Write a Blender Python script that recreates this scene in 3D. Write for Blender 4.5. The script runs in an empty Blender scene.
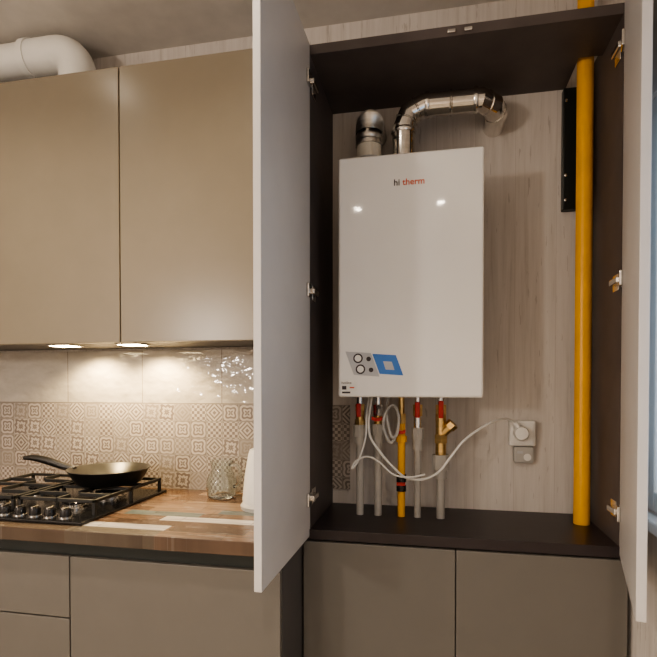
import bpy, math, random
from mathutils import Vector, Matrix
random.seed(3)
D=bpy.data
SC=bpy.context.scene
try: SC.view_settings.look='AgX - Medium High Contrast'
except Exception: pass

# ------------------------------------------------------------ node helpers
class G:
    def __init__(s,name):
        s.m=D.materials.new(name); s.m.use_nodes=True
        s.nt=s.m.node_tree; s.n=s.nt.nodes; s.l=s.nt.links
        s.b=s.n['Principled BSDF']
    def put(s,inp,v):
        if hasattr(v,'links') or isinstance(v,bpy.types.NodeSocket): s.l.new(v,inp)
        else: inp.default_value=v
    def M(s,op,a,b=0.0,c=None):
        n=s.n.new('ShaderNodeMath'); n.operation=op
        s.put(n.inputs[0],a); s.put(n.inputs[1],b)
        if c is not None: s.put(n.inputs[2],c)
        return n.outputs[0]
    def xyz(s):
        t=s.n.new('ShaderNodeTexCoord'); p=s.n.new('ShaderNodeSeparateXYZ')
        s.l.new(t.outputs['Object'],p.inputs[0]); return p.outputs[0],p.outputs[1],p.outputs[2]
    def comb(s,x,y,z):
        n=s.n.new('ShaderNodeCombineXYZ')
        for i,v in enumerate((x,y,z)): s.put(n.inputs[i],v)
        return n.outputs[0]
    def noise(s,vec,scale=5,detail=4,rough=.5,dist=0):
        n=s.n.new('ShaderNodeTexNoise'); s.l.new(vec,n.inputs['Vector'])
        n.inputs['Scale'].default_value=scale; n.inputs['Detail'].default_value=detail
        n.inputs['Roughness'].default_value=rough; n.inputs['Distortion'].default_value=dist
        return n.outputs[0]
    def white(s,vec):
        n=s.n.new('ShaderNodeTexWhiteNoise'); n.noise_dimensions='3D'; s.l.new(vec,n.inputs['Vector']); return n.outputs[0]
    def ramp(s,f,stops,mode='LINEAR'):
        n=s.n.new('ShaderNodeValToRGB'); s.put(n.inputs[0],f); e=n.color_ramp.elements
        n.color_ramp.interpolation=mode
        while len(e)>1: e.remove(e[0])
        e[0].position=stops[0][0]; e[0].color=(*stops[0][1],1)
        for p,c in stops[1:]:
            k=e.new(p); k.color=(*c,1)
        return n.outputs[0]
    def mix(s,f,a,b,mode='MIX'):
        n=s.n.new('ShaderNodeMix'); n.data_type='RGBA'; n.blend_type=mode
        s.put(n.inputs[0],f)
        s.put(n.inputs[6],a if not isinstance(a,tuple) else (*a,1)); s.put(n.inputs[7],b if not isinstance(b,tuple) else (*b,1))
        return n.outputs[2]
    def rect(s,x,y,x0,x1,y0,y1):
        a=s.M('MULTIPLY',s.M('GREATER_THAN',x,x0),s.M('LESS_THAN',x,x1))
        b=s.M('MULTIPLY',s.M('GREATER_THAN',y,y0),s.M('LESS_THAN',y,y1))
        return s.M('MULTIPLY',a,b)
    def col(s,c): s.put(s.b.inputs['Base Color'],c if not isinstance(c,tuple) else (*c,1)); return s
    def set(s,**k):
        for a,v in k.items(): s.put(s.b.inputs[a.replace('_',' ')],v)
        return s
    def bump(s,h,st=.2,d=.002):
        n=s.n.new('ShaderNodeBump'); n.inputs['Strength'].default_value=st; n.inputs['Distance'].default_value=d
        s.l.new(h,n.inputs['Height']); s.l.new(n.outputs[0],s.b.inputs['Normal'])

def simple(name,c,rough=.5,metal=0,var=.06,nscale=12,coat=0,**k):
    g=G(name); x,y,z=g.xyz(); v=g.comb(x,y,z)
    f=g.noise(v,nscale,3)
    lo=tuple(max(0,i*(1-var)) for i in c); hi=tuple(min(1,i*(1+var)) for i in c)
    g.col(g.ramp(f,[(.3,lo),(.7,hi)])); g.set(Roughness=rough,Metallic=metal)
    if coat: g.set(Coat_Weight=coat,Coat_Roughness=.04)
    for a,vv in k.items(): g.set(**{a:vv})
    return g.m

def emis(name,c,s):
    g=G(name); g.col(c); g.b.inputs['Emission Color'].default_value=(*c,1); g.b.inputs['Emission Strength'].default_value=s
    return g.m

# materials
def mk_wallpaper():
    g=G('wallpaper_wood'); x,y,z=g.xyz()
    h=g.M('ADD',x,y)
    pl=g.M('FLOOR',g.M('DIVIDE',h,.13))
    rnd=g.white(g.comb(pl,0.,3.))
    v=g.comb(g.M('MULTIPLY',h,34.),g.M('MULTIPLY',rnd,9.),g.M('ADD',g.M('MULTIPLY',z,1.5),g.M('MULTIPLY',rnd,20.)))
    f=g.noise(v,1.6,8,.7,.4)
    c=g.ramp(f,[(.25,(.49,.445,.41)),(.42,(.65,.605,.565)),(.7,(.75,.705,.67))])
    r2=g.ramp(rnd,[(0,(.93,.93,.93)),(1,(1,1,1))])
    c=g.mix(1.0,c,r2,'MULTIPLY')
    fr=g.M('FRACT',g.M('DIVIDE',h,.13)); ln=g.M('LESS_THAN',fr,.02)
    c=g.mix(g.M('MULTIPLY',ln,.25),c,(.35,.3,.26))
    v2=g.comb(g.M('MULTIPLY',h,80.),0.,g.M('MULTIPLY',z,8.))
    k=g.M('GREATER_THAN',g.noise(v2,1.0,3,.6),.65)
    c=g.mix(g.M('MULTIPLY',k,.4),c,(.32,.27,.24))
    g.col(c); g.set(Roughness=.7); g.bump(f,.2,.002); return g.m
WALLP=mk_wallpaper()

def mk_pattern():
    g=G('patterned_tile'); x,y,z=g.xyz()
    S=.0655
    u=g.M('DIVIDE',x,S); w=g.M('DIVIDE',g.M('SUBTRACT',z,.9),S)
    cu=g.M('FLOOR',u); cw=g.M('FLOOR',w)
    px=g.M('SUBTRACT',g.M('FRACT',u),.5); py=g.M('SUBTRACT',g.M('FRACT',w),.5)
    ax=g.M('ABSOLUTE',px); ay=g.M('ABSOLUTE',py)
    d=g.M('SQRT',g.M('ADD',g.M('MULTIPLY',px,px),g.M('MULTIPLY',py,py)))
    an=g.M('ARCTAN2',py,px)
    f1=g.M('SINE',g.M('ADD',g.M('MULTIPLY',d,26.),g.M('MULTIPLY',g.M('COSINE',g.M('MULTIPLY',an,4.)),1.6)))
    f2=g.M('MULTIPLY',g.M('COSINE',g.M('MULTIPLY',px,18.8)),g.M('COSINE',g.M('MULTIPLY',py,18.8)))
    f3=g.M('SINE',g.M('MULTIPLY',g.M('ADD',ax,ay),25.))
    f4=g.M('SINE',g.M('ADD',g.M('MULTIPLY',g.M('MAXIMUM',ax,ay),22.),g.M('MULTIPLY',g.M('SINE',g.M('MULTIPLY',an,8.)),.9)))
    r=g.white(g.comb(cu,cw,1.))
    def sel(t,a,b):
        k=g.M('GREATER_THAN',r,t); return g.M('ADD',g.M('MULTIPLY',a,g.M('SUBTRACT',1.,k)),g.M('MULTIPLY',b,k))
    f=sel(.75,sel(.5,sel(.25,f1,f2),f3),f4)
    m=g.M('GREATER_THAN',f,.0)
    r2=g.white(g.comb(cu,cw,7.))
    base=g.ramp(r2,[(0,(.47,.425,.38)),(.5,(.56,.515,.47)),(1,(.38,.345,.31))])
    dark=g.ramp(r2,[(0,(.14,.11,.10)),(.6,(.19,.155,.14)),(1,(.29,.25,.225))])
    c=g.mix(g.M('MULTIPLY',m,.85),base,dark)
    e=g.M('GREATER_THAN',g.M('MAXIMUM',ax,ay),.475)
    c=g.mix(e,c,(.33,.30,.27))
    g.col(c); g.set(Roughness=.3); return g.m
PATT=mk_pattern()

def mk_lighttile():
    g=G('cream_wall_tile'); x,y,z=g.xyz()
    fx=g.M('FRACT',g.M('DIVIDE',g.M('ADD',x,.79+3.3),.33)); ln=g.M('LESS_THAN',fx,.010)
    fz=g.M('FRACT',g.M('DIVIDE',g.M('SUBTRACT',z,1.227),.25)); lz=g.M('LESS_THAN',fz,.016)
    v=g.comb(x,y,g.M('MULTIPLY',z,2.)); f=g.noise(v,9,5,.6)
    c=g.ramp(f,[(.3,(.45,.42,.38)),(.7,(.55,.52,.475))])
    l=g.M('MAXIMUM',ln,lz)
    g.col(g.mix(g.M('MULTIPLY',l,.75),c,(.20,.17,.14))); g.set(Roughness=.07,Coat_Weight=.5,Coat_Roughness=.03)
    g.bump(g.noise(g.comb(x,y,g.M('MULTIPLY',z,1.4)),20,1.5),.55,.012); return g.m
LTILE=mk_lighttile()

def mk_counter():
    g=G('patchwork_wood_counter'); x,y,z=g.xyz()
    W=.05
    row=g.M('FLOOR',g.M('DIVIDE',y,W))
    rr=g.white(g.comb(row,2.,5.))
    xs=g.M('ADD',g.M('DIVIDE',x,.22),g.M('MULTIPLY',rr,7.3)); colm=g.M('FLOOR',xs)
    r=g.white(g.comb(colm,row,4.))
    base=g.ramp(r,[(0,(.135,.080,.050)),(.2,(.20,.130,.088)),(.36,(.26,.18,.125)),(.5,(.095,.058,.040)),(.62,(.22,.145,.10)),(.76,(.16,.10,.066)),(.94,(.24,.165,.115))],'CONSTANT')
    for (a,b,c0,d0,cc) in [(-1.0,-.73,-.550,-.500,(.58,.56,.53)),(-.80,-.40,-.450,-.400,(.58,.56,.53)),(-.95,-.70,-.400,-.350,(.14,.17,.165)),(-.62,-.40,-.250,-.200,(.46,.43,.39)),(-.66,-.386,-.350,-.300,(.12,.14,.14)),(-1.4,-1.0,-.620,-.550,(.12,.09,.065)),(-.73,-.386,-.500,-.450,(.13,.08,.055)),(-.73,-.386,-.620,-.550,(.18,.12,.085)),(-1.0,-.73,-.620,-.550,(.14,.12,.095))]:
        base=g.mix(g.rect(x,y,a,b,c0,d0),base,cc)
    v=g.comb(g.M('MULTIPLY',x,5.),g.M('MULTIPLY',y,70.),g.M('MULTIPLY',r,30.))
    f=g.noise(v,1.2,7,.65,.4)
    c=g.mix(.9,base,g.ramp(f,[(.3,(.5,.47,.45)),(.6,(1.15,1.12,1.08))]),'MULTIPLY')
    wv=g.noise(g.comb(g.M('MULTIPLY',x,8.),g.M('MULTIPLY',y,50.),3.),1.,5,.7)
    c=g.mix(g.M('MULTIPLY',g.M('GREATER_THAN',wv,.60),.3),c,(.42,.39,.34))
    gx=g.M('LESS_THAN',g.M('FRACT',xs),.01); gy=g.M('LESS_THAN',g.M('FRACT',g.M('DIVIDE',y,W)),.03)
    c=g.mix(g.M('MULTIPLY',g.M('MAXIMUM',gx,gy),.6),c,(.05,.03,.02))
    g.col(c); g.set(Roughness=.26); return g.m
COUNTER=mk_counter()

def mk_floor():
    g=G('laminate_floor'); x,y,z=g.xyz()
    row=g.M('FLOOR',g.M('DIVIDE',x,.19)); rr=g.white(g.comb(row,0.,0.))
    ys=g.M('ADD',g.M('DIVIDE',y,1.2),rr); r=g.white(g.comb(row,g.M('FLOOR',ys),0.))
    f=g.noise(g.comb(g.M('MULTIPLY',x,30.),g.M('MULTIPLY',y,2.),r),1.,6,.6)
    c=g.mix(1.,g.ramp(f,[(.3,(.36,.32,.27)),(.7,(.50,.45,.38))]),g.ramp(r,[(0,(.8,.8,.8)),(1,(1,1,1))]),'MULTIPLY')
    g.col(c); g.set(Roughness=.4); return g.m
FLOORM=mk_floor()

def brushed(name,c,rough):
    g=G(name); x,y,z=g.xyz(); f=g.noise(g.comb(g.M('MULTIPLY',x,8.),g.M('MULTIPLY',y,8.),g.M('MULTIPLY',z,90.)),1.,3)
    g.col(g.ramp(f,[(.3,tuple(i*.8 for i in c)),(.7,c)])); g.set(Metallic=1.,Roughness=rough); return g.m

CEIL=simple('ceiling_paint',(.68,.645,.60),.8)
TAUPE_UP=simple('taupe_satin_front',(.225,.193,.143),.27,var=.02)
TAUPE_LO=simple('taupe_grey_front',(.140,.130,.117),.40,var=.02)
DOORM=simple('cabinet_door_face',(.59,.57,.56),.38,var=.02)
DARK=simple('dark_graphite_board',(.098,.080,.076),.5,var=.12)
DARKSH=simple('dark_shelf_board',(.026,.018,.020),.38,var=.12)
GREYP=simple('grey_end_panel',(.095,.09,.09),.5)
BLACKG=simple('black_profile',(.015,.020,.020),.35)
WHITEB=simple('white_enamel',(.82,.81,.79),.05,var=.01,coat=.6)
WHITES=simple('boiler_side_steel',(.62,.61,.59),.35,var=.02)
PLASTIC=simple('white_plastic',(.80,.79,.76),.3,var=.02)
PLASTIC2=simple('grey_plastic',(.46,.45,.43),.4,var=.04)
PPR=simple('grey_polypropylene_pipe',(.44,.42,.39),.45,var=.05)
DUCTM=simple('white_duct_plastic',(.84,.83,.79),.3,var=.02)
YEL=simple('yellow_gas_paint',(.88,.44,.012),.35,var=.06)
STEEL=brushed('flue_steel',(.80,.77,.72),.12)
ALU=brushed('corrugated_aluminium',(.66,.64,.6),.32)
CHROME=brushed('chrome',(.8,.78,.75),.15)
BRASS=brushed('brass',(.72,.5,.22),.3)
RED=simple('red_handle',(.50,.02,.02),.35)
BLACK=simple('black_enamel',(.014,.014,.015),.16,var=.1)
IRON=simple('cast_iron',(.02,.02,.02),.5)
PANM=simple('nonstick_black',(.018,.017,.016),.28)
BLUE=simple('sticker_blue',(.05,.2,.58),.4)
STK=simple('sticker_grey_white',(.50,.51,.53),.35)
INK=simple('ink_dark',(.05,.04,.045),.5)
INKR=simple('ink_orange',(.62,.12,.05),.5)
CREAM=simple('warm_label',(.75,.7,.6),.5)
LAMPW=emis('warm_lamp',(1,.87,.70),120)
LAMPC=emis('undercabinet_led',(1,.78,.45),34)
GLOBE=emis('fill_globe',(1,.88,.74),6)  # glow of the added fill lamp
g=G('clear_glass'); g.col((.9,.95,.95)); g.set(Roughness=.02,IOR=1.45); g.b.inputs['Transmission Weight'].default_value=1; GLASS=g.m
g=G('window_glass'); tr=g.n.new('ShaderNodeBsdfTransparent'); gl=g.n.new('ShaderNodeBsdfGlossy'); gl.inputs['Roughness'].default_value=.02
mx=g.n.new('ShaderNodeMixShader'); mx.inputs[0].default_value=.08
g.l.new(tr.outputs[0],mx.inputs[1]); g.l.new(gl.outputs[0],mx.inputs[2]); g.l.new(mx.outputs[0],g.n['Material Output'].inputs[0]); WGLASS=g.m

# ------------------------------------------------------------ mesh helpers
def link(o,parent=None):
    SC.collection.objects.link(o)
    if parent: o.parent=parent
    return o
def empty(name,loc=(0,0,0)):
    e=D.objects.new(name,None); e.empty_display_size=.1; SC.collection.objects.link(e); e.location=(0,0,0); return e
def mesh(name,vs,fs,mat,parent=None,smooth=False,bev=0,seg=2):
    me=D.meshes.new(name); me.from_pydata([tuple(v) for v in vs],[],fs); me.update()
    import bmesh
    bm=bmesh.new(); bm.from_mesh(me); bmesh.ops.recalc_face_normals(bm,faces=bm.faces); bm.to_mesh(me); bm.free()
    if isinstance(mat,(list,tuple)):
        for m in mat: me.materials.append(m)
    else: me.materials.append(mat)
    o=D.objects.new(name,me); link(o,parent)
    if smooth:
        for p in me.polygons: p.use_smooth=True
    if bev:
        b=o.modifiers.new('bevel','BEVEL'); b.width=bev; b.segments=seg; b.limit_method='ANGLE'; b.harden_normals=False
    return o
BF=[(0,1,3,2),(4,6,7,5),(0,4,5,1),(2,3,7,6),(0,2,6,4),(1,5,7,3)]
def boxv(x0,x1,y0,y1,z0,z1): return [Vector((x,y,z)) for x in (x0,x1) for y in (y0,y1) for z in (z0,z1)]
def box(name,x0,x1,y0,y1,z0,z1,mat,parent=None,bev=0,seg=2,M=None):
    v=boxv(x0,x1,y0,y1,z0,z1)
    if M: v=[M@p for p in v]
    return mesh(name,v,BF,mat,parent,bev=bev,seg=seg)
def boxes(name,L,mat,parent=None,bev=0):
    vs=[];fs=[]
    for b in L:
        k=len(vs); vs+=boxv(*b); fs+=[tuple(i+k for i in f) for f in BF]
    return mesh(name,vs,fs,mat,parent,bev=bev)
def lathe(name,prof,c,mat,parent=None,axis='Z',n=32,smooth=True):
    vs=[];fs=[]
    for r,h in prof:
        for i in range(n):
            a=2*math.pi*i/n; p=(r*math.cos(a),r*math.sin(a),h)
            if axis=='Y': p=(p[0],-p[2],p[1])
            elif axis=='X': p=(p[2],p[0],p[1])
            vs.append(Vector(p)+Vector(c))
    for j in range(len(prof)-1):
        for i in range(n):
            fs.append((j*n+i,j*n+(i+1)%n,(j+1)*n+(i+1)%n,(j+1)*n+i))
    if prof[0][0]>1e-4: fs.append(tuple(range(n)))
    if prof[-1][0]>1e-4: fs.append(tuple(range((len(prof)-1)*n,len(prof)*n)))
    o=mesh(name,vs,fs,mat,parent)
    if smooth:
        for p in o.data.polygons: p.use_smooth = len(p.vertices)==4
        e=o.modifiers.new('es','EDGE_SPLIT'); e.split_angle=math.radians(40)
    return o
def sweep(name,pts,r,mat,parent=None,n=16,smooth=True,cap=True,split=35):
    pts=[Vector(p) for p in pts]; rs=r if isinstance(r,(list,tuple)) else [r]*len(pts)
    T=[]
    for i in range(len(pts)):
        a=pts[max(0,i-1)]; b=pts[min(len(pts)-1,i+1)]
        d1=(pts[i]-a); d2=(b-pts[i])
        t=(d1.normalized() if d1.length>1e-7 else Vector())+(d2.normalized() if d2.length>1e-7 else Vector())
        T.append(t.normalized())
    up=Vector((0,0,1)) if abs(T[0].z)<.9 else Vector((0,1,0))
    nrm=(up-T[0]*up.dot(T[0])).normalized(); vs=[];fs=[]
    for i,p in enumerate(pts):
        nrm=(nrm-T[i]*nrm.dot(T[i])).normalized(); bi=T[i].cross(nrm)
        for k in range(n):
            a=2*math.pi*k/n; vs.append(p+(nrm*math.cos(a)+bi*math.sin(a))*rs[i])
    for j in range(len(pts)-1):
        for k in range(n): fs.append((j*n+k,j*n+(k+1)%n,(j+1)*n+(k+1)%n,(j+1)*n+k))
    if cap: fs.append(tuple(range(n))); fs.append(tuple(range((len(pts)-1)*n,len(pts)*n)))
    o=mesh(name,vs,fs,mat,parent)
    if smooth:
        for p in o.data.polygons: p.use_smooth=len(p.vertices)==4
        e=o.modifiers.new('es','EDGE_SPLIT'); e.split_angle=math.radians(split)
    return o
def spline(P,k=10):
    P=[Vector(p) for p in P]; Q=[P[0]*2-P[1]]+P+[P[-1]*2-P[-2]]; out=[]
    for i in range(1,len(Q)-2):
        a,b,c,d=Q[i-1:i+3]
        for j in range(k):
            t=j/k; out.append(.5*((2*b)+(c-a)*t+(2*a-5*b+4*c-d)*t*t+(3*b-a-3*c+d)*t**3))
    out.append(P[-1]); return out
def arc(c,r,a0,a1,ax1,ax2,n=8):
    c=Vector(c);ax1=Vector(ax1);ax2=Vector(ax2)
    return [c+ax1*r*math.cos(math.radians(a0+(a1-a0)*i/n))+ax2*r*math.sin(math.radians(a0+(a1-a0)*i/n)) for i in range(n+1)]
def text(name,s,size,loc,mat,parent,rz=0,bold=0):
    c=D.curves.new(name,'FONT'); c.body=s; c.size=size; c.extrude=.0004; c.offset=bold; c.align_x='LEFT'
    o=D.objects.new(name,c); link(o,parent); o.location=loc; o.rotation_euler=(math.radians(90),0,0); c.materials.append(mat); return o

# ------------------------------------------------------------ room shell
ZC=2.59; XR=.512; XL=-2.65; YF=-3.75
box('floor',XL-.1,XR+.1,YF-.1,.1,-.1,0,FLOORM)
box('ceiling',XL-.1,XR+.1,YF-.1,.1,ZC,ZC+.1,CEIL)
box('wall_back',XL-.1,XR+.1,0,.1,0,ZC,WALLP)
box('wall_left',XL-.1,XL,YF,0,0,ZC,WALLP)
box('wall_front',XL-.1,XR+.1,YF-.1,YF,0,ZC,WALLP)
WY0,WY1,WZ0,WZ1=-1.75,-.405,.99,2.0
boxes('wall_right',[(XR,XR+.12,YF,WY0,0,ZC),(XR,XR+.12,WY1,0,0,ZC),(XR,XR+.12,WY0,WY1,0,WZ0),(XR,XR+.12,WY0,WY1,WZ1,ZC)],WALLP)
w=empty('window_1')
fx0,fx1=XR+.01,XR+.07
boxes('frame',[(fx0,fx1,WY0,WY0+.05,WZ0,WZ1),(fx0,fx1,WY1-.05,WY1,WZ0,WZ1),(fx0,fx1,WY0+.05,WY1-.05,WZ0,WZ0+.05),(fx0,fx1,WY0+.05,WY1-.05,WZ1-.05,WZ1),(fx0,fx1,-1.12,-1.06,WZ0+.05,WZ1-.05)],PLASTIC,w,bev=.004)
box('glass_pane',fx0+.02,fx0+.026,WY0+.05,WY1-.05,WZ0+.05,WZ1-.05,WGLASS,w)
box('window_sill',XR-.03,XR+.009,WY0-.03,WY1+.02,WZ0-.03,WZ0,PLASTIC,w,bev=.005)
box('baseboard_left',XL,XL+.015,YF,-.62,0,.08,PLASTIC)
box('baseboard_front',XL+.015,XR,YF,YF+.015,0,.08,PLASTIC)
box('baseboard_right',XR-.0135,XR,YF+.015,-.40,0,.08,PLASTIC)

# backsplash
bs=empty('tile_backsplash')
box('patterned_tiles',-2.2,-.385,-.010,-.001,.90,1.227,PATT,bs)
box('cream_tiles',-2.2,-.385,-.010,-.001,1.227,1.434,LTILE,bs)
box('patterned_tiles_utility_niche',-.363,-.300,-.010,-.001,.925,1.227,PATT,bs)

# ------------------------------------------------------------ base cabinets
XE=-.386
bc=empty('kitchen_base_cabinet')
box('carcass',-2.2,XE,-.559,-.001,.10,.861,GREYP,bc)
box('plinth',-2.2,XE,-.50,-.001,0,.10,BLACKG,bc)
box('handle_profile',-2.2,XE-.002,-.568,-.559,.822,.861,BLACKG,bc)
box('front_door',-.998,XE-.001,-.580,-.5592,.105,.820,TAUPE_LO,bc,bev=.0015)
for i,(a,b) in enumerate([(.648,.820),(.375,.644),(.105,.371)]):
    box('drawer_front_%d'%i,-1.598,-1.002,-.580,-.5592,a,b,TAUPE_LO,bc,bev=.0015)
box('front_door_2',-2.198,-1.602,-.580,-.5592,.105,.820,TAUPE_LO,bc,bev=.0015)
box('kitchen_countertop',-2.2,XE,-.600,-.0105,.862,.90,COUNTER,bev=.002)

# ------------------------------------------------------------ wall cabinets
for i,(a,b) in enumerate([(-.974,-.384),(-1.576,-.976),(-2.18,-1.578)]):
    wc=empty('kitchen_wall_cabinet')
    box('carcass',a,b,-.350,-.0005,1.442,2.292,GREYP,wc)
    box('door_front',a+.001,b-.001,-.370,-.3505,1.4345,2.297,TAUPE_UP,wc,bev=.0015)
    
for X in (-1.285,-1.02):
    f=empty('undercabinet_light')
    box('housing',X-.045,X+.045,-.27,-.19,1.437,1.4418,CHROME,f,bev=.001)
    box('diffuser',X-.038,X+.038,-.262,-.200,1.4355,1.4372,LAMPC,f)
    l=D.lights.new('led','SPOT'); l.energy=13; l.color=(1,.73,.38); l.spot_size=math.radians(140); l.spot_blend=.6; l.shadow_soft_size=.02
    o=D.objects.new('led',l); link(o,f); o.location=(X,-.12,1.425); o.rotation_euler=(math.radians(10),0,0)

# duct
vd=empty('ventilation_duct')
dz=2.500; dy=-.17; r=.059; xe=-1.270
path=[(XL+.001,dy,dz),(-1.44,dy,dz)]
sweep('duct_pipe',path,r,DUCTM,vd,n=36)
el=[Vector((-1.46,dy,dz)),Vector((-1.40,dy,dz))]+arc((-1.350,dy,dz-.08),.08,90,0,(1,0,0),(0,0,1),12)+[Vector((xe,dy,2.293))]
sweep('duct_elbow',el,.0635,DUCTM,vd,n=36,split=60)
sweep('duct_collar',[(-1.475,dy,dz),(-1.45,dy,dz)],.068,DUCTM,vd,n=36)

# ------------------------------------------------------------ utility cabinet
uc=empty('utility_cabinet')
CF=-.345
ZT=2.30; SH=.872
box('side_panel_left',-.382,-.364,CF,-.0005,.0,ZT,DARK,uc)
box('side_panel_right',.480,.498,CF,-.0005,.0,ZT,DARK,uc)
boxes('top_panel',[(-.364,.415,CF,-.0005,2.272,ZT),(.415,.480,CF,-.168,2.272,ZT)],DARK,uc)
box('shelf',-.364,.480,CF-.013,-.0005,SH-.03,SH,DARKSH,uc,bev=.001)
box('back_panel_lower',-.364,.480,-.012,-.0005,.1,SH-.03,DARK,uc)
box('plinth',-.364,.480,-.30,-.28,0,.1,BLACKG,uc)
box('lower_door_left',-.381,.0565,CF-.019,CF-.001,.105,.838,TAUPE_LO,uc,bev=.0015)
box('lower_door_right',.0590,.497,CF-.019,CF-.001,.105,.838,TAUPE_LO,uc,bev=.0015)
ML=Matrix.Translation((-.373,CF-.004,0))@Matrix.Rotation(math.radians(-.3),4,'Z')
box('upper_door_left',-.009,.009,-.435,0,.850,ZT,DOORM,uc,bev=.0015,M=ML)
ang=math.radians(-14)
MR=Matrix.Translation((.489,CF-.006,0))@Matrix.Rotation(ang,4,'Z')
box('upper_door_right',-.009,.009,-.435,0,.850,ZT,DOORM,uc,bev=.0015,M=MR)
for i,z in enumerate((2.185,1.575,.965)):
    # hinges
    box('hinge_cup_l%d'%i,-.364,-.355,CF-.052,CF-.014,z-.02,z+.02,CHROME,uc,bev=.003)
    box('hinge_arm_l%d'%i,-.3635,-.347,CF-.020,CF+.040,z-.008,z+.008,CHROME,uc,bev=.003)
    box('hinge_plate_l%d'%i,-.364,-.360,CF+.012,CF+.055,z-.022,z+.022,CHROME,uc,bev=.001)
    box('hinge_cup_r%d'%i,-.018,-.009,-.046,-.008,z-.02,z+.02,CHROME,uc,bev=.003,M=MR)
    box('hinge_arm_r%d'%i,.461,.4795,CF-.018,CF+.040,z-.008,z+.008,CHROME,uc,bev=.003)
    box('hinge_plate_r%d'%i,.476,.480,CF+.012,CF+.055,z-.022,z+.022,CHROME,uc,bev=.001)
for i,x in enumerate((.03,.075)):
    box('door_bumper_%d'%i,x,x+.022,CF-.008,CF,2.278,2.288,CHROME,uc,bev=.002)

# ------------------------------------------------------------ boiler
bo=empty('gas_boiler')
bx0,bx1,by,bz0,bz1=-.288,.135,-.305,1.263,1.98
box('casing_side',bx0+.003,bx1-.003,by+.03,-.0005,bz0+.004,bz1-.003,WHITES,bo,bev=.004)
box('front_cover',bx0,bx1,by,by+.06,bz0,bz1,WHITEB,bo,bev=.008,seg=4)
text('logo_hi','hi',.026,(-.122,by-.0006,1.885),INK,bo,bold=.0004)
text('logo_therm','therm',.026,(-.096,by-.0006,1.885),INKR,bo,bold=.0004)
R=Matrix.Translation((-.205,by-.0009,1.362))@Matrix.Rotation(math.radians(4),4,'Y')
def sheared(name,x0,x1,z0,z1,sh,mat,y=-.0008,t=.0016):
    vs=[]
    for x in (x0,x1):
        for yy in (y,y+t):
            for z in (z0,z1): vs.append(R@Vector((x+sh*(z-z0),yy,z)))
    return mesh(name,vs,BF,mat,bo)
sheared('sticker_panel',-.032,.045,-.034,.034,-.45,STK)
for i,z in enumerate((.016,-.016)):
    lathe('sticker_dial_ring_%d'%i,[(.0145,0),(.0145,.0012)],R@Vector((-.018-z*.3,0,z)),INK,bo,'Y',24)
    lathe('sticker_dial_%d'%i,[(.010,0),(.010,.0016)],R@Vector((-.018-z*.3,0,z)),PLASTIC,bo,'Y',24)
    lathe('sticker_button_%d'%i,[(.007,0),(.007,.0014)],R@Vector((.014-z*.3,0,z)),INK,bo,'Y',16)
sheared('sticker_blue',.045,.115,-.026,.032,-.45,BLUE)
sheared('sticker_blue_display',.062,.088,-.012,.012,-.4,STK,y=-.0014)
box('label_small',-.279,-.231,by-.001,by+.0005,1.270,1.314,PLASTIC,bo)
text('label_text','hotline',.011,(-.277,by-.0012,1.303),INK,bo)
boxes('label_print',[(-.275,-.262,by-.0016,by-.0005,1.286,1.297),(-.275,-.250,by-.0016,by-.0005,1.2745,1.280)],INK,bo)
box('label_print_red',-.252,-.238,by-.0016,by-.0005,1.290,1.294,INKR,bo)
# flue outlet right
fy=-.15; fx=-.102; fr=.0355; hz=2.190
fl=empty('flue_pipe')
segs=[Vector(p) for p in [(fx,fy,bz1+.001),(fx,fy,2.125),(fx+.018,fy,2.170),(fx+.062,fy,hz),(.135,fy,hz),(.175,fy+.03,hz-.008),(.190,fy+.075,hz-.018),(.190,-.0008,hz-.018)]]
sweep('steel_tube',segs,fr,STEEL,fl,n=40,split=8)
def ring(i,p,d,rr=fr+.003,w=.006):
    p=Vector(p); d=Vector(d).normalized(); sweep('seam_ring_%d'%i,[p-d*w,p-d*w*.3,p+d*w*.3,p+d*w],[rr-.002,rr,rr,rr-.002],STEEL,fl,n=40)
ring(0,(fx,fy,bz1+.010),(0,0,1),fr+.007,.009)
ring(1,(fx,fy,2.112),(0,0,1),fr+.004,.007)
ring(2,(fx+.009,fy,2.148),(.018,0,.045),fr+.002,.003)
ring(3,(fx+.040,fy,2.180),(.044,0,.020),fr+.002,.003)
ring(4,(fx+.074,fy,hz),(1,0,0),fr+.004,.007)
ring(5,(.045,fy,hz),(1,0,0),fr+.003,.004)
ring(6,(.120,fy,hz),(1,0,0),fr+.004,.007)
ring(7,(.155,fy+.015,hz-.004),(.04,.03,0),fr+.002,.003)
ring(8,(.183,fy+.052,hz-.013),(.015,.045,0),fr+.002,.003)
# air intake
ai=empty('air_intake_pipe'); ax=-.214; 
sweep('plastic_socket',[(ax,fy,bz1+.001),(ax,fy,2.09)],.040,CREAM,ai,n=32)
sweep('rim',[(ax,fy,2.02),(ax,fy,2.032)],.043,PLASTIC2,ai,n=32)
sweep('rim_top',[(ax,fy,2.075),(ax,fy,2.088)],.0435,ALU,ai,n=32)
P=[(ax,fy,2.088),(ax,fy,2.115)]+arc((ax,fy+.055,2.115),.055,180,95,(0,1,0),(0,0,1),22)+[(ax,-.05,2.17),(ax,-.02,2.17),(ax,-.0008,2.17)]
P=spline(P,2); rs=[.0435 if i%2 else .040 for i in range(len(P))]
sweep('corrugated_elbow',P,rs,ALU,ai,n=32,split=80)

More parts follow.
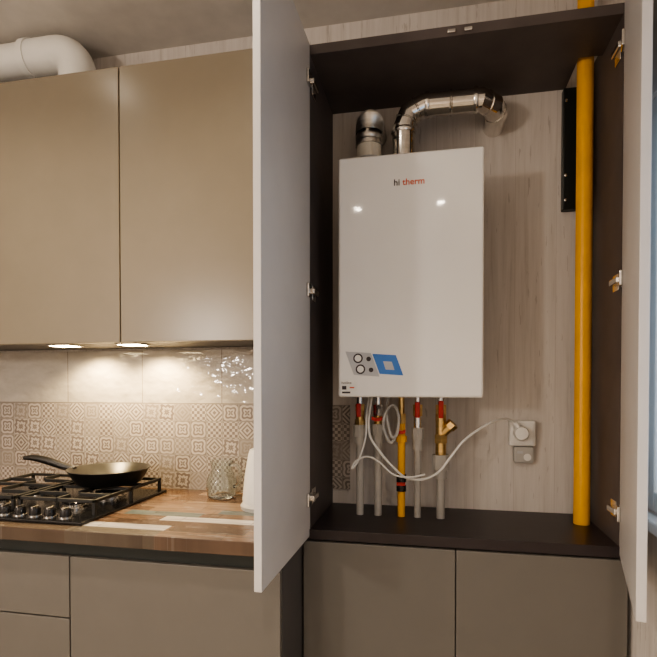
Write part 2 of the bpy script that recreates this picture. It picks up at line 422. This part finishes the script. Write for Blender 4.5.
# yellow riser
yp=empty('gas_riser_pipe')
sweep('riser',[(.443,-.13,SH+.0005),(.443,-.13,2.5895)],.0235,YEL,yp,n=28)
wb=empty('wall_mounting_bracket')
box('plate',.404,.450,-.030,-.0005,1.87,2.262,BLACKG,wb,bev=.003)
for i,z in enumerate((1.90,1.98,2.22)):
    lathe('screw_%d'%i,[(.005,0),(.005,.003),(0,.004)],(.412,-.030,z),CHROME,wb,'Y',12)

# ------------------------------------------------------------ pipes below boiler
py=-.15
def pipe(nm,x,pm,parts,ptop,r=.0115):
    e=empty(nm)
    sweep('tube',[(x,py,SH+.0005),(x,py,ptop)],r,pm,e,n=20)
    for i,(z0,z1,rr,m,ns) in enumerate(parts):
        sweep('fitting_%d'%i,[(x,py,z0),(x,py,z1)],rr,m,e,n=ns,split=25)
    return e
def butterfly(e,x,z,m=RED,w=.018):
    sweep('valve_stem',[(x,py-.010,z),(x,py-.030,z)],.005,CHROME,e,n=10)
    vs=[(x-w,z+.009),(x-w,z-.003),(x-.005,z-.007),(x+.005,z-.007),(x+w,z-.003),(x+w,z+.009),(x+.005,z+.004),(x-.005,z+.004)]
    V=[(a,py-.036,b) for a,b in vs]+[(a,py-.029,b) for a,b in vs]
    F=[tuple(range(8)),tuple(range(15,7,-1))]+[(i,(i+1)%8,8+(i+1)%8,8+i) for i in range(8)]
    mesh('tap_handle',V,F,m,e,bev=.0015)
def lever(e,x,z0,z1,m=RED):
    sweep('valve_stem',[(x,py-.010,z0+.006),(x,py-.030,z0+.006)],.005,CHROME,e,n=10)
    box('tap_handle',x-.008,x+.008,py-.036,py-.028,z0,z1,m,e,bev=.003)
e=pipe('water_supply_pipe',-.2425,PPR,[(1.235,1.262,.011,CHROME,16),(1.215,1.237,.017,BRASS,6),(1.185,1.216,.0145,BRASS,20),(1.168,1.186,.018,BRASS,8),(1.130,1.169,.024,PPR,10),(1.105,1.131,.018,PPR,20)],1.12,.0125)
lever(e,-.2425,1.196,1.240)
e=pipe('water_supply_pipe',-.183,PPR,[(1.235,1.262,.011,CHROME,16),(1.20,1.236,.017,CHROME,6),(1.17,1.202,.013,BRASS,20),(1.135,1.172,.022,PPR,8),(1.11,1.137,.017,PPR,20)],1.12,.0125)
butterfly(e,-.183,1.190)
e=pipe('gas_supply_pipe',-.107,YEL,[(1.205,1.262,.010,BRASS,16),(1.175,1.207,.016,BRASS,6),(1.13,1.177,.0125,YEL,20),(1.115,1.135,.017,YEL,8),(.985,1.01,.016,BLACK,20),(.955,.975,.016,BLACK,20)],1.12,.012)
butterfly(e,-.107,1.150,RED,.015)
box('tag',-.121,-.093,py-.018,py-.0165,.975,.986,RED,e)
e=pipe('water_supply_pipe',-.055,PPR,[(1.235,1.262,.010,CHROME,16),(1.20,1.237,.017,BRASS,6),(1.16,1.202,.013,CHROME,20),(1.125,1.162,.020,PPR,8),(1.09,1.127,.016,PPR,20)],1.11,.0115)
lever(e,-.055,1.196,1.246)
e=pipe('water_supply_pipe',.018,PPR,[(1.235,1.262,.011,CHROME,16),(1.205,1.237,.019,BRASS,6),(1.14,1.207,.017,BRASS,20),(1.115,1.142,.022,BRASS,6),(1.075,1.117,.017,BRASS,20),(1.030,1.077,.028,PPR,10),(1.000,1.032,.020,PPR,20)],1.02,.013)
sweep('strainer_branch',[(.018,py,1.140),(.048,py-.01,1.170)],.0155,BRASS,e,n=16)
sweep('strainer_cap',[(.044,py-.009,1.166),(.057,py-.012,1.179)],.019,BRASS,e,n=6,split=20)
lever(e,.018,1.195,1.250)
# hoses / cables
fh=empty('flexible_hose')
P=spline([(-.150,-.17,1.2625),(-.150,-.20,1.20),(-.135,-.21,1.14),(-.118,-.21,1.145),(-.112,-.205,1.20),(-.128,-.20,1.235),(-.150,-.205,1.22),(-.160,-.21,1.17),(-.14,-.21,1.12),(-.124,-.20,1.13)],8)
sweep('hose',P,.0048,PLASTIC2,fh,n=10)
pc=empty('power_cable')
P=spline([(.258,-.055,1.172),(.232,-.075,1.188),(.195,-.12,1.188),(.145,-.16,1.168),(.088,-.19,1.128),(.050,-.20,1.080),(.012,-.20,1.030),(-.035,-.20,1.005),(-.09,-.20,1.008),(-.135,-.20,1.045),(-.170,-.20,1.085),(-.203,-.20,1.135),(-.208,-.195,1.19),(-.200,-.18,1.2625)],8)
sweep('cable',P,.0038,PLASTIC,pc,n=10)
P=spline([(-.21,-.17,1.2625),(-.216,-.19,1.20),(-.218,-.20,1.13),(-.240,-.20,1.06),(-.262,-.20,1.03),(-.25,-.20,1.055),(-.21,-.208,1.072),(-.17,-.215,1.055),(-.13,-.215,1.020),(-.08,-.215,1.012),(-.03,-.215,1.022)],8)
sweep('sensor_wire',P,.003,PLASTIC,pc,n=10)

# socket
so=empty('wall_socket')
box('socket_box',.242,.325,-.040,-.0005,1.097,1.182,PLASTIC,so,bev=.006,seg=3)
box('socket_cover',.250,.317,-.043,-.0395,1.105,1.174,PLASTIC,so,bev=.003)
pl=empty('power_plug')
lathe('plug_body',[(.019,0),(.024,.004),(.024,.020),(.020,.032),(.010,.034)],(.276,-.0435,1.142),PLASTIC,pl,'Y')
sweep('plug_neck',spline([(.272,-.066,1.148),(.264,-.060,1.165),(.257,-.056,1.174)],4),.009,PLASTIC,pl,n=12)
vr=empty('voltage_relay')
box('relay_body',.258,.322,-.032,-.0005,1.040,1.0945,PLASTIC2,vr,bev=.006)
lathe('relay_button',[(.012,0),(.012,.003)],(.300,-.032,1.060),PLASTIC,vr,'Y',16)
box('relay_display',.268,.286,-.033,-.0315,1.072,1.080,STK,vr)

# ------------------------------------------------------------ hob
hb=empty('gas_hob')
hx0,hx1,hy0,hy1=-1.56,-.98,-.555,-.075
box('hob_plate',hx0,hx1,hy0,hy1,.9003,.910,BLACK,hb,bev=.003)
for i in range(5):
    x=-1.068-.052*i
    lathe('knob_ring_%d'%i,[(.021,0),(.021,.003),(.018,.004)],(x,-.508,.910),CHROME,hb)
    lathe('knob_%d'%i,[(.016,.003),(.016,.020),(.014,.024),(.0,.024)],(x,-.508,.910),BLACK,hb)
    box('knob_mark_%d'%i,x-.003,x+.003,-.522,-.494,.932,.938,CHROME,hb,bev=.001)
burn=[(-1.415,-.205,.036),(-1.125,-.215,.045),(-1.415,-.395,.045),(-1.125,-.395,.030)]
for i,(x,y,rr) in enumerate(burn):
    lathe('burner_base_%d'%i,[(rr+.012,0),(rr+.012,.004),(rr,.006),(rr,.014)],(x,y,.910),CHROME,hb)
    lathe('burner_cap_%d'%i,[(rr-.004,.014),(rr+.001,.016),(rr+.001,.021),(rr-.006,.024),(0,.024)],(x,y,.910),BLACK,hb)
GT=.958
for i,(a,b) in enumerate([(-1.545,-1.278),(-1.262,-.995)]):
    y0,y1=-.475,-.09; t=.010; zb=GT-.012
    L=[(a,b,y0,y0+t,zb,GT-.002),(a,b,y1-t,y1,zb,GT-.002),(a,a+t,y0,y1,zb,GT-.002),(b-t,b,y0,y1,zb,GT-.002),(a,b,(y0+y1)/2-.006,(y0+y1)/2+.006,zb,GT-.002)]
    for (x,y,rr) in burn[i::2]:
        L+=[(x-.004,x+.004,y+.022,min(y+.10,y1),zb,GT),(x-.004,x+.004,max(y-.10,y0),y-.022,zb,GT),(a,x-.022,y-.004,y+.004,zb,GT),(x+.022,b,y-.004,y+.004,zb,GT)]
    for xx in (a,b-t):
        for yy in (y0,y1-t,(y0+y1)/2): L.append((xx,xx+t,yy,yy+t,.910,zb))
    boxes('cast_iron_grate_%d'%i,L,IRON,hb,bev=.0015)

# frying pan
fp=empty('frying_pan'); c=(-1.118,-.225,GT+.0005)
lathe('pan_body',[(0,0),(.100,0),(.108,.004),(.134,.048),(.138,.050),(.137,.052),(.131,.050),(.105,.008),(.098,.005),(0,.005)],c,PANM,fp,n=56)
P=spline([(-1.118-.128,-.235,1.003),(-1.29,-.238,1.012),(-1.35,-.243,1.030),(-1.40,-.250,1.040),(-1.435,-.256,1.040)],6)
n=len(P); rs=[.008+.006*math.sin(math.pi*min(1,(i+2)/n)) for i in range(n)]; 
sweep('handle',P,rs,PANM,fp,n=14,split=60)

# glass jug
gj=empty('glass_jug'); c=(-.745,-.115,.9005)
prof=[(0,0),(.044,0),(.050,.006),(.054,.03),(.053,.060),(.043,.085),(.036,.100),(.038,.122),(.043,.132),(.0405,.132),(.0355,.122),(.0335,.100),(.0405,.084),(.0505,.058),(.051,.03),(.047,.009),(0,.006)]
lathe('jug_body',prof,c,GLASS,gj,n=40)
P=spline([(c[0]+.036,c[1]-.01,c[2]+.118),(c[0]+.062,c[1]-.015,c[2]+.118),(c[0]+.078,c[1]-.018,c[2]+.090),(c[0]+.070,c[1]-.016,c[2]+.055),(c[0]+.050,c[1]-.01,c[2]+.040)],6)
sweep('jug_handle',P,.0055,GLASS,gj,n=12)

# electric kettle (mostly behind the open door)
ek=empty('electric_kettle'); c=(-.54,-.24,.9005)
lathe('base',[(.078,0),(.080,.012),(.074,.020)],c,PLASTIC2,ek)
lathe('body',[(.072,.020),(.074,.03),(.066,.11),(.055,.175),(.050,.190),(.030,.198),(0,.200)],c,PLASTIC,ek,n=40)
lathe('lid_knob',[(.008,.198),(.014,.208),(.012,.214),(0,.216)],c,PLASTIC2,ek)
sweep('kettle_handle',spline([(c[0]+.050,c[1],c[2]+.180),(c[0]+.085,c[1],c[2]+.175),(c[0]+.095,c[1],c[2]+.12),(c[0]+.078,c[1],c[2]+.06),(c[0]+.068,c[1],c[2]+.05)],6),.010,PLASTIC2,ek,n=12)
sweep('spout',[(c[0]+.0,c[1]-.045,c[2]+.14),(c[0]+.0,c[1]-.075,c[2]+.18)],[.02,.010],PLASTIC,ek,n=16)

# ------------------------------------------------------------ lights
def spot(x,y,en,size=140):
    f=empty('ceiling_spotlight')
    lathe('trim_ring',[(.045,0),(.045,-.004),(.030,-.006),(.030,0)],(x,y,ZC-.0003),CHROME,f)
    lathe('lamp_disc',[(.022,0),(.022,-.003),(0,-.004)],(x,y,ZC-.002),LAMPW,f,n=24)
    l=D.lights.new('lamp','SPOT'); l.energy=en; l.color=(1,.855,.69); l.spot_size=math.radians(size); l.spot_blend=.9; l.shadow_soft_size=.022
    o=D.objects.new('lamp',l); link(o,f); o.location=(x,y,ZC-.012)
spot(-.560,-2.55,90)
spot(.033,-2.53,96)
spot(-1.35,-.95,52,120)
spot(-.62,-.95,38,120)
spot(-1.9,-2.4,55)  # extra spotlight out of view, added for more fill light
# unseen globe lamp behind the camera, added to brighten ceiling and room
for (x,y) in ((-1.9,-3.1),):
    p=empty('fill_pendant'); zc=1.95
    lathe('canopy',[(.05,0),(.05,-.015),(.01,-.025),(0,-.025)],(x,y,ZC-.0005),CHROME,p)
    sweep('cord',[(x,y,zc+.1),(x,y,ZC-.02)],.003,INK,p,n=8)
    lathe('globe',[(0,-.11)]+[(.11*math.cos(a),.11*math.sin(a)) for a in [math.radians(-80+10*k) for k in range(17)]]+[(0,.11)],(x,y,zc),GLOBE,p)
    l=D.lights.new('fill_bulb','POINT'); l.energy=60; l.color=(1,.89,.78); l.shadow_soft_size=.1
    o=D.objects.new('fill_bulb',l); link(o,p); o.location=(x,y-.0,zc-.23)

wd=D.worlds.new('sky'); SC.world=wd; wd.use_nodes=True
b=wd.node_tree.nodes['Background']; b.inputs[0].default_value=(.52,.74,1,1); b.inputs[1].default_value=1.4

# ------------------------------------------------------------ camera
cam=D.cameras.new('camera'); co=D.objects.new('camera',cam); SC.collection.objects.link(co)
co.location=(0,-1.85,1.30); co.rotation_euler=(math.radians(89),0,math.radians(11.6))
cam.sensor_width=36; cam.lens=520/657*36; cam.shift_y=65.5/657; cam.clip_start=.02
SC.camera=co
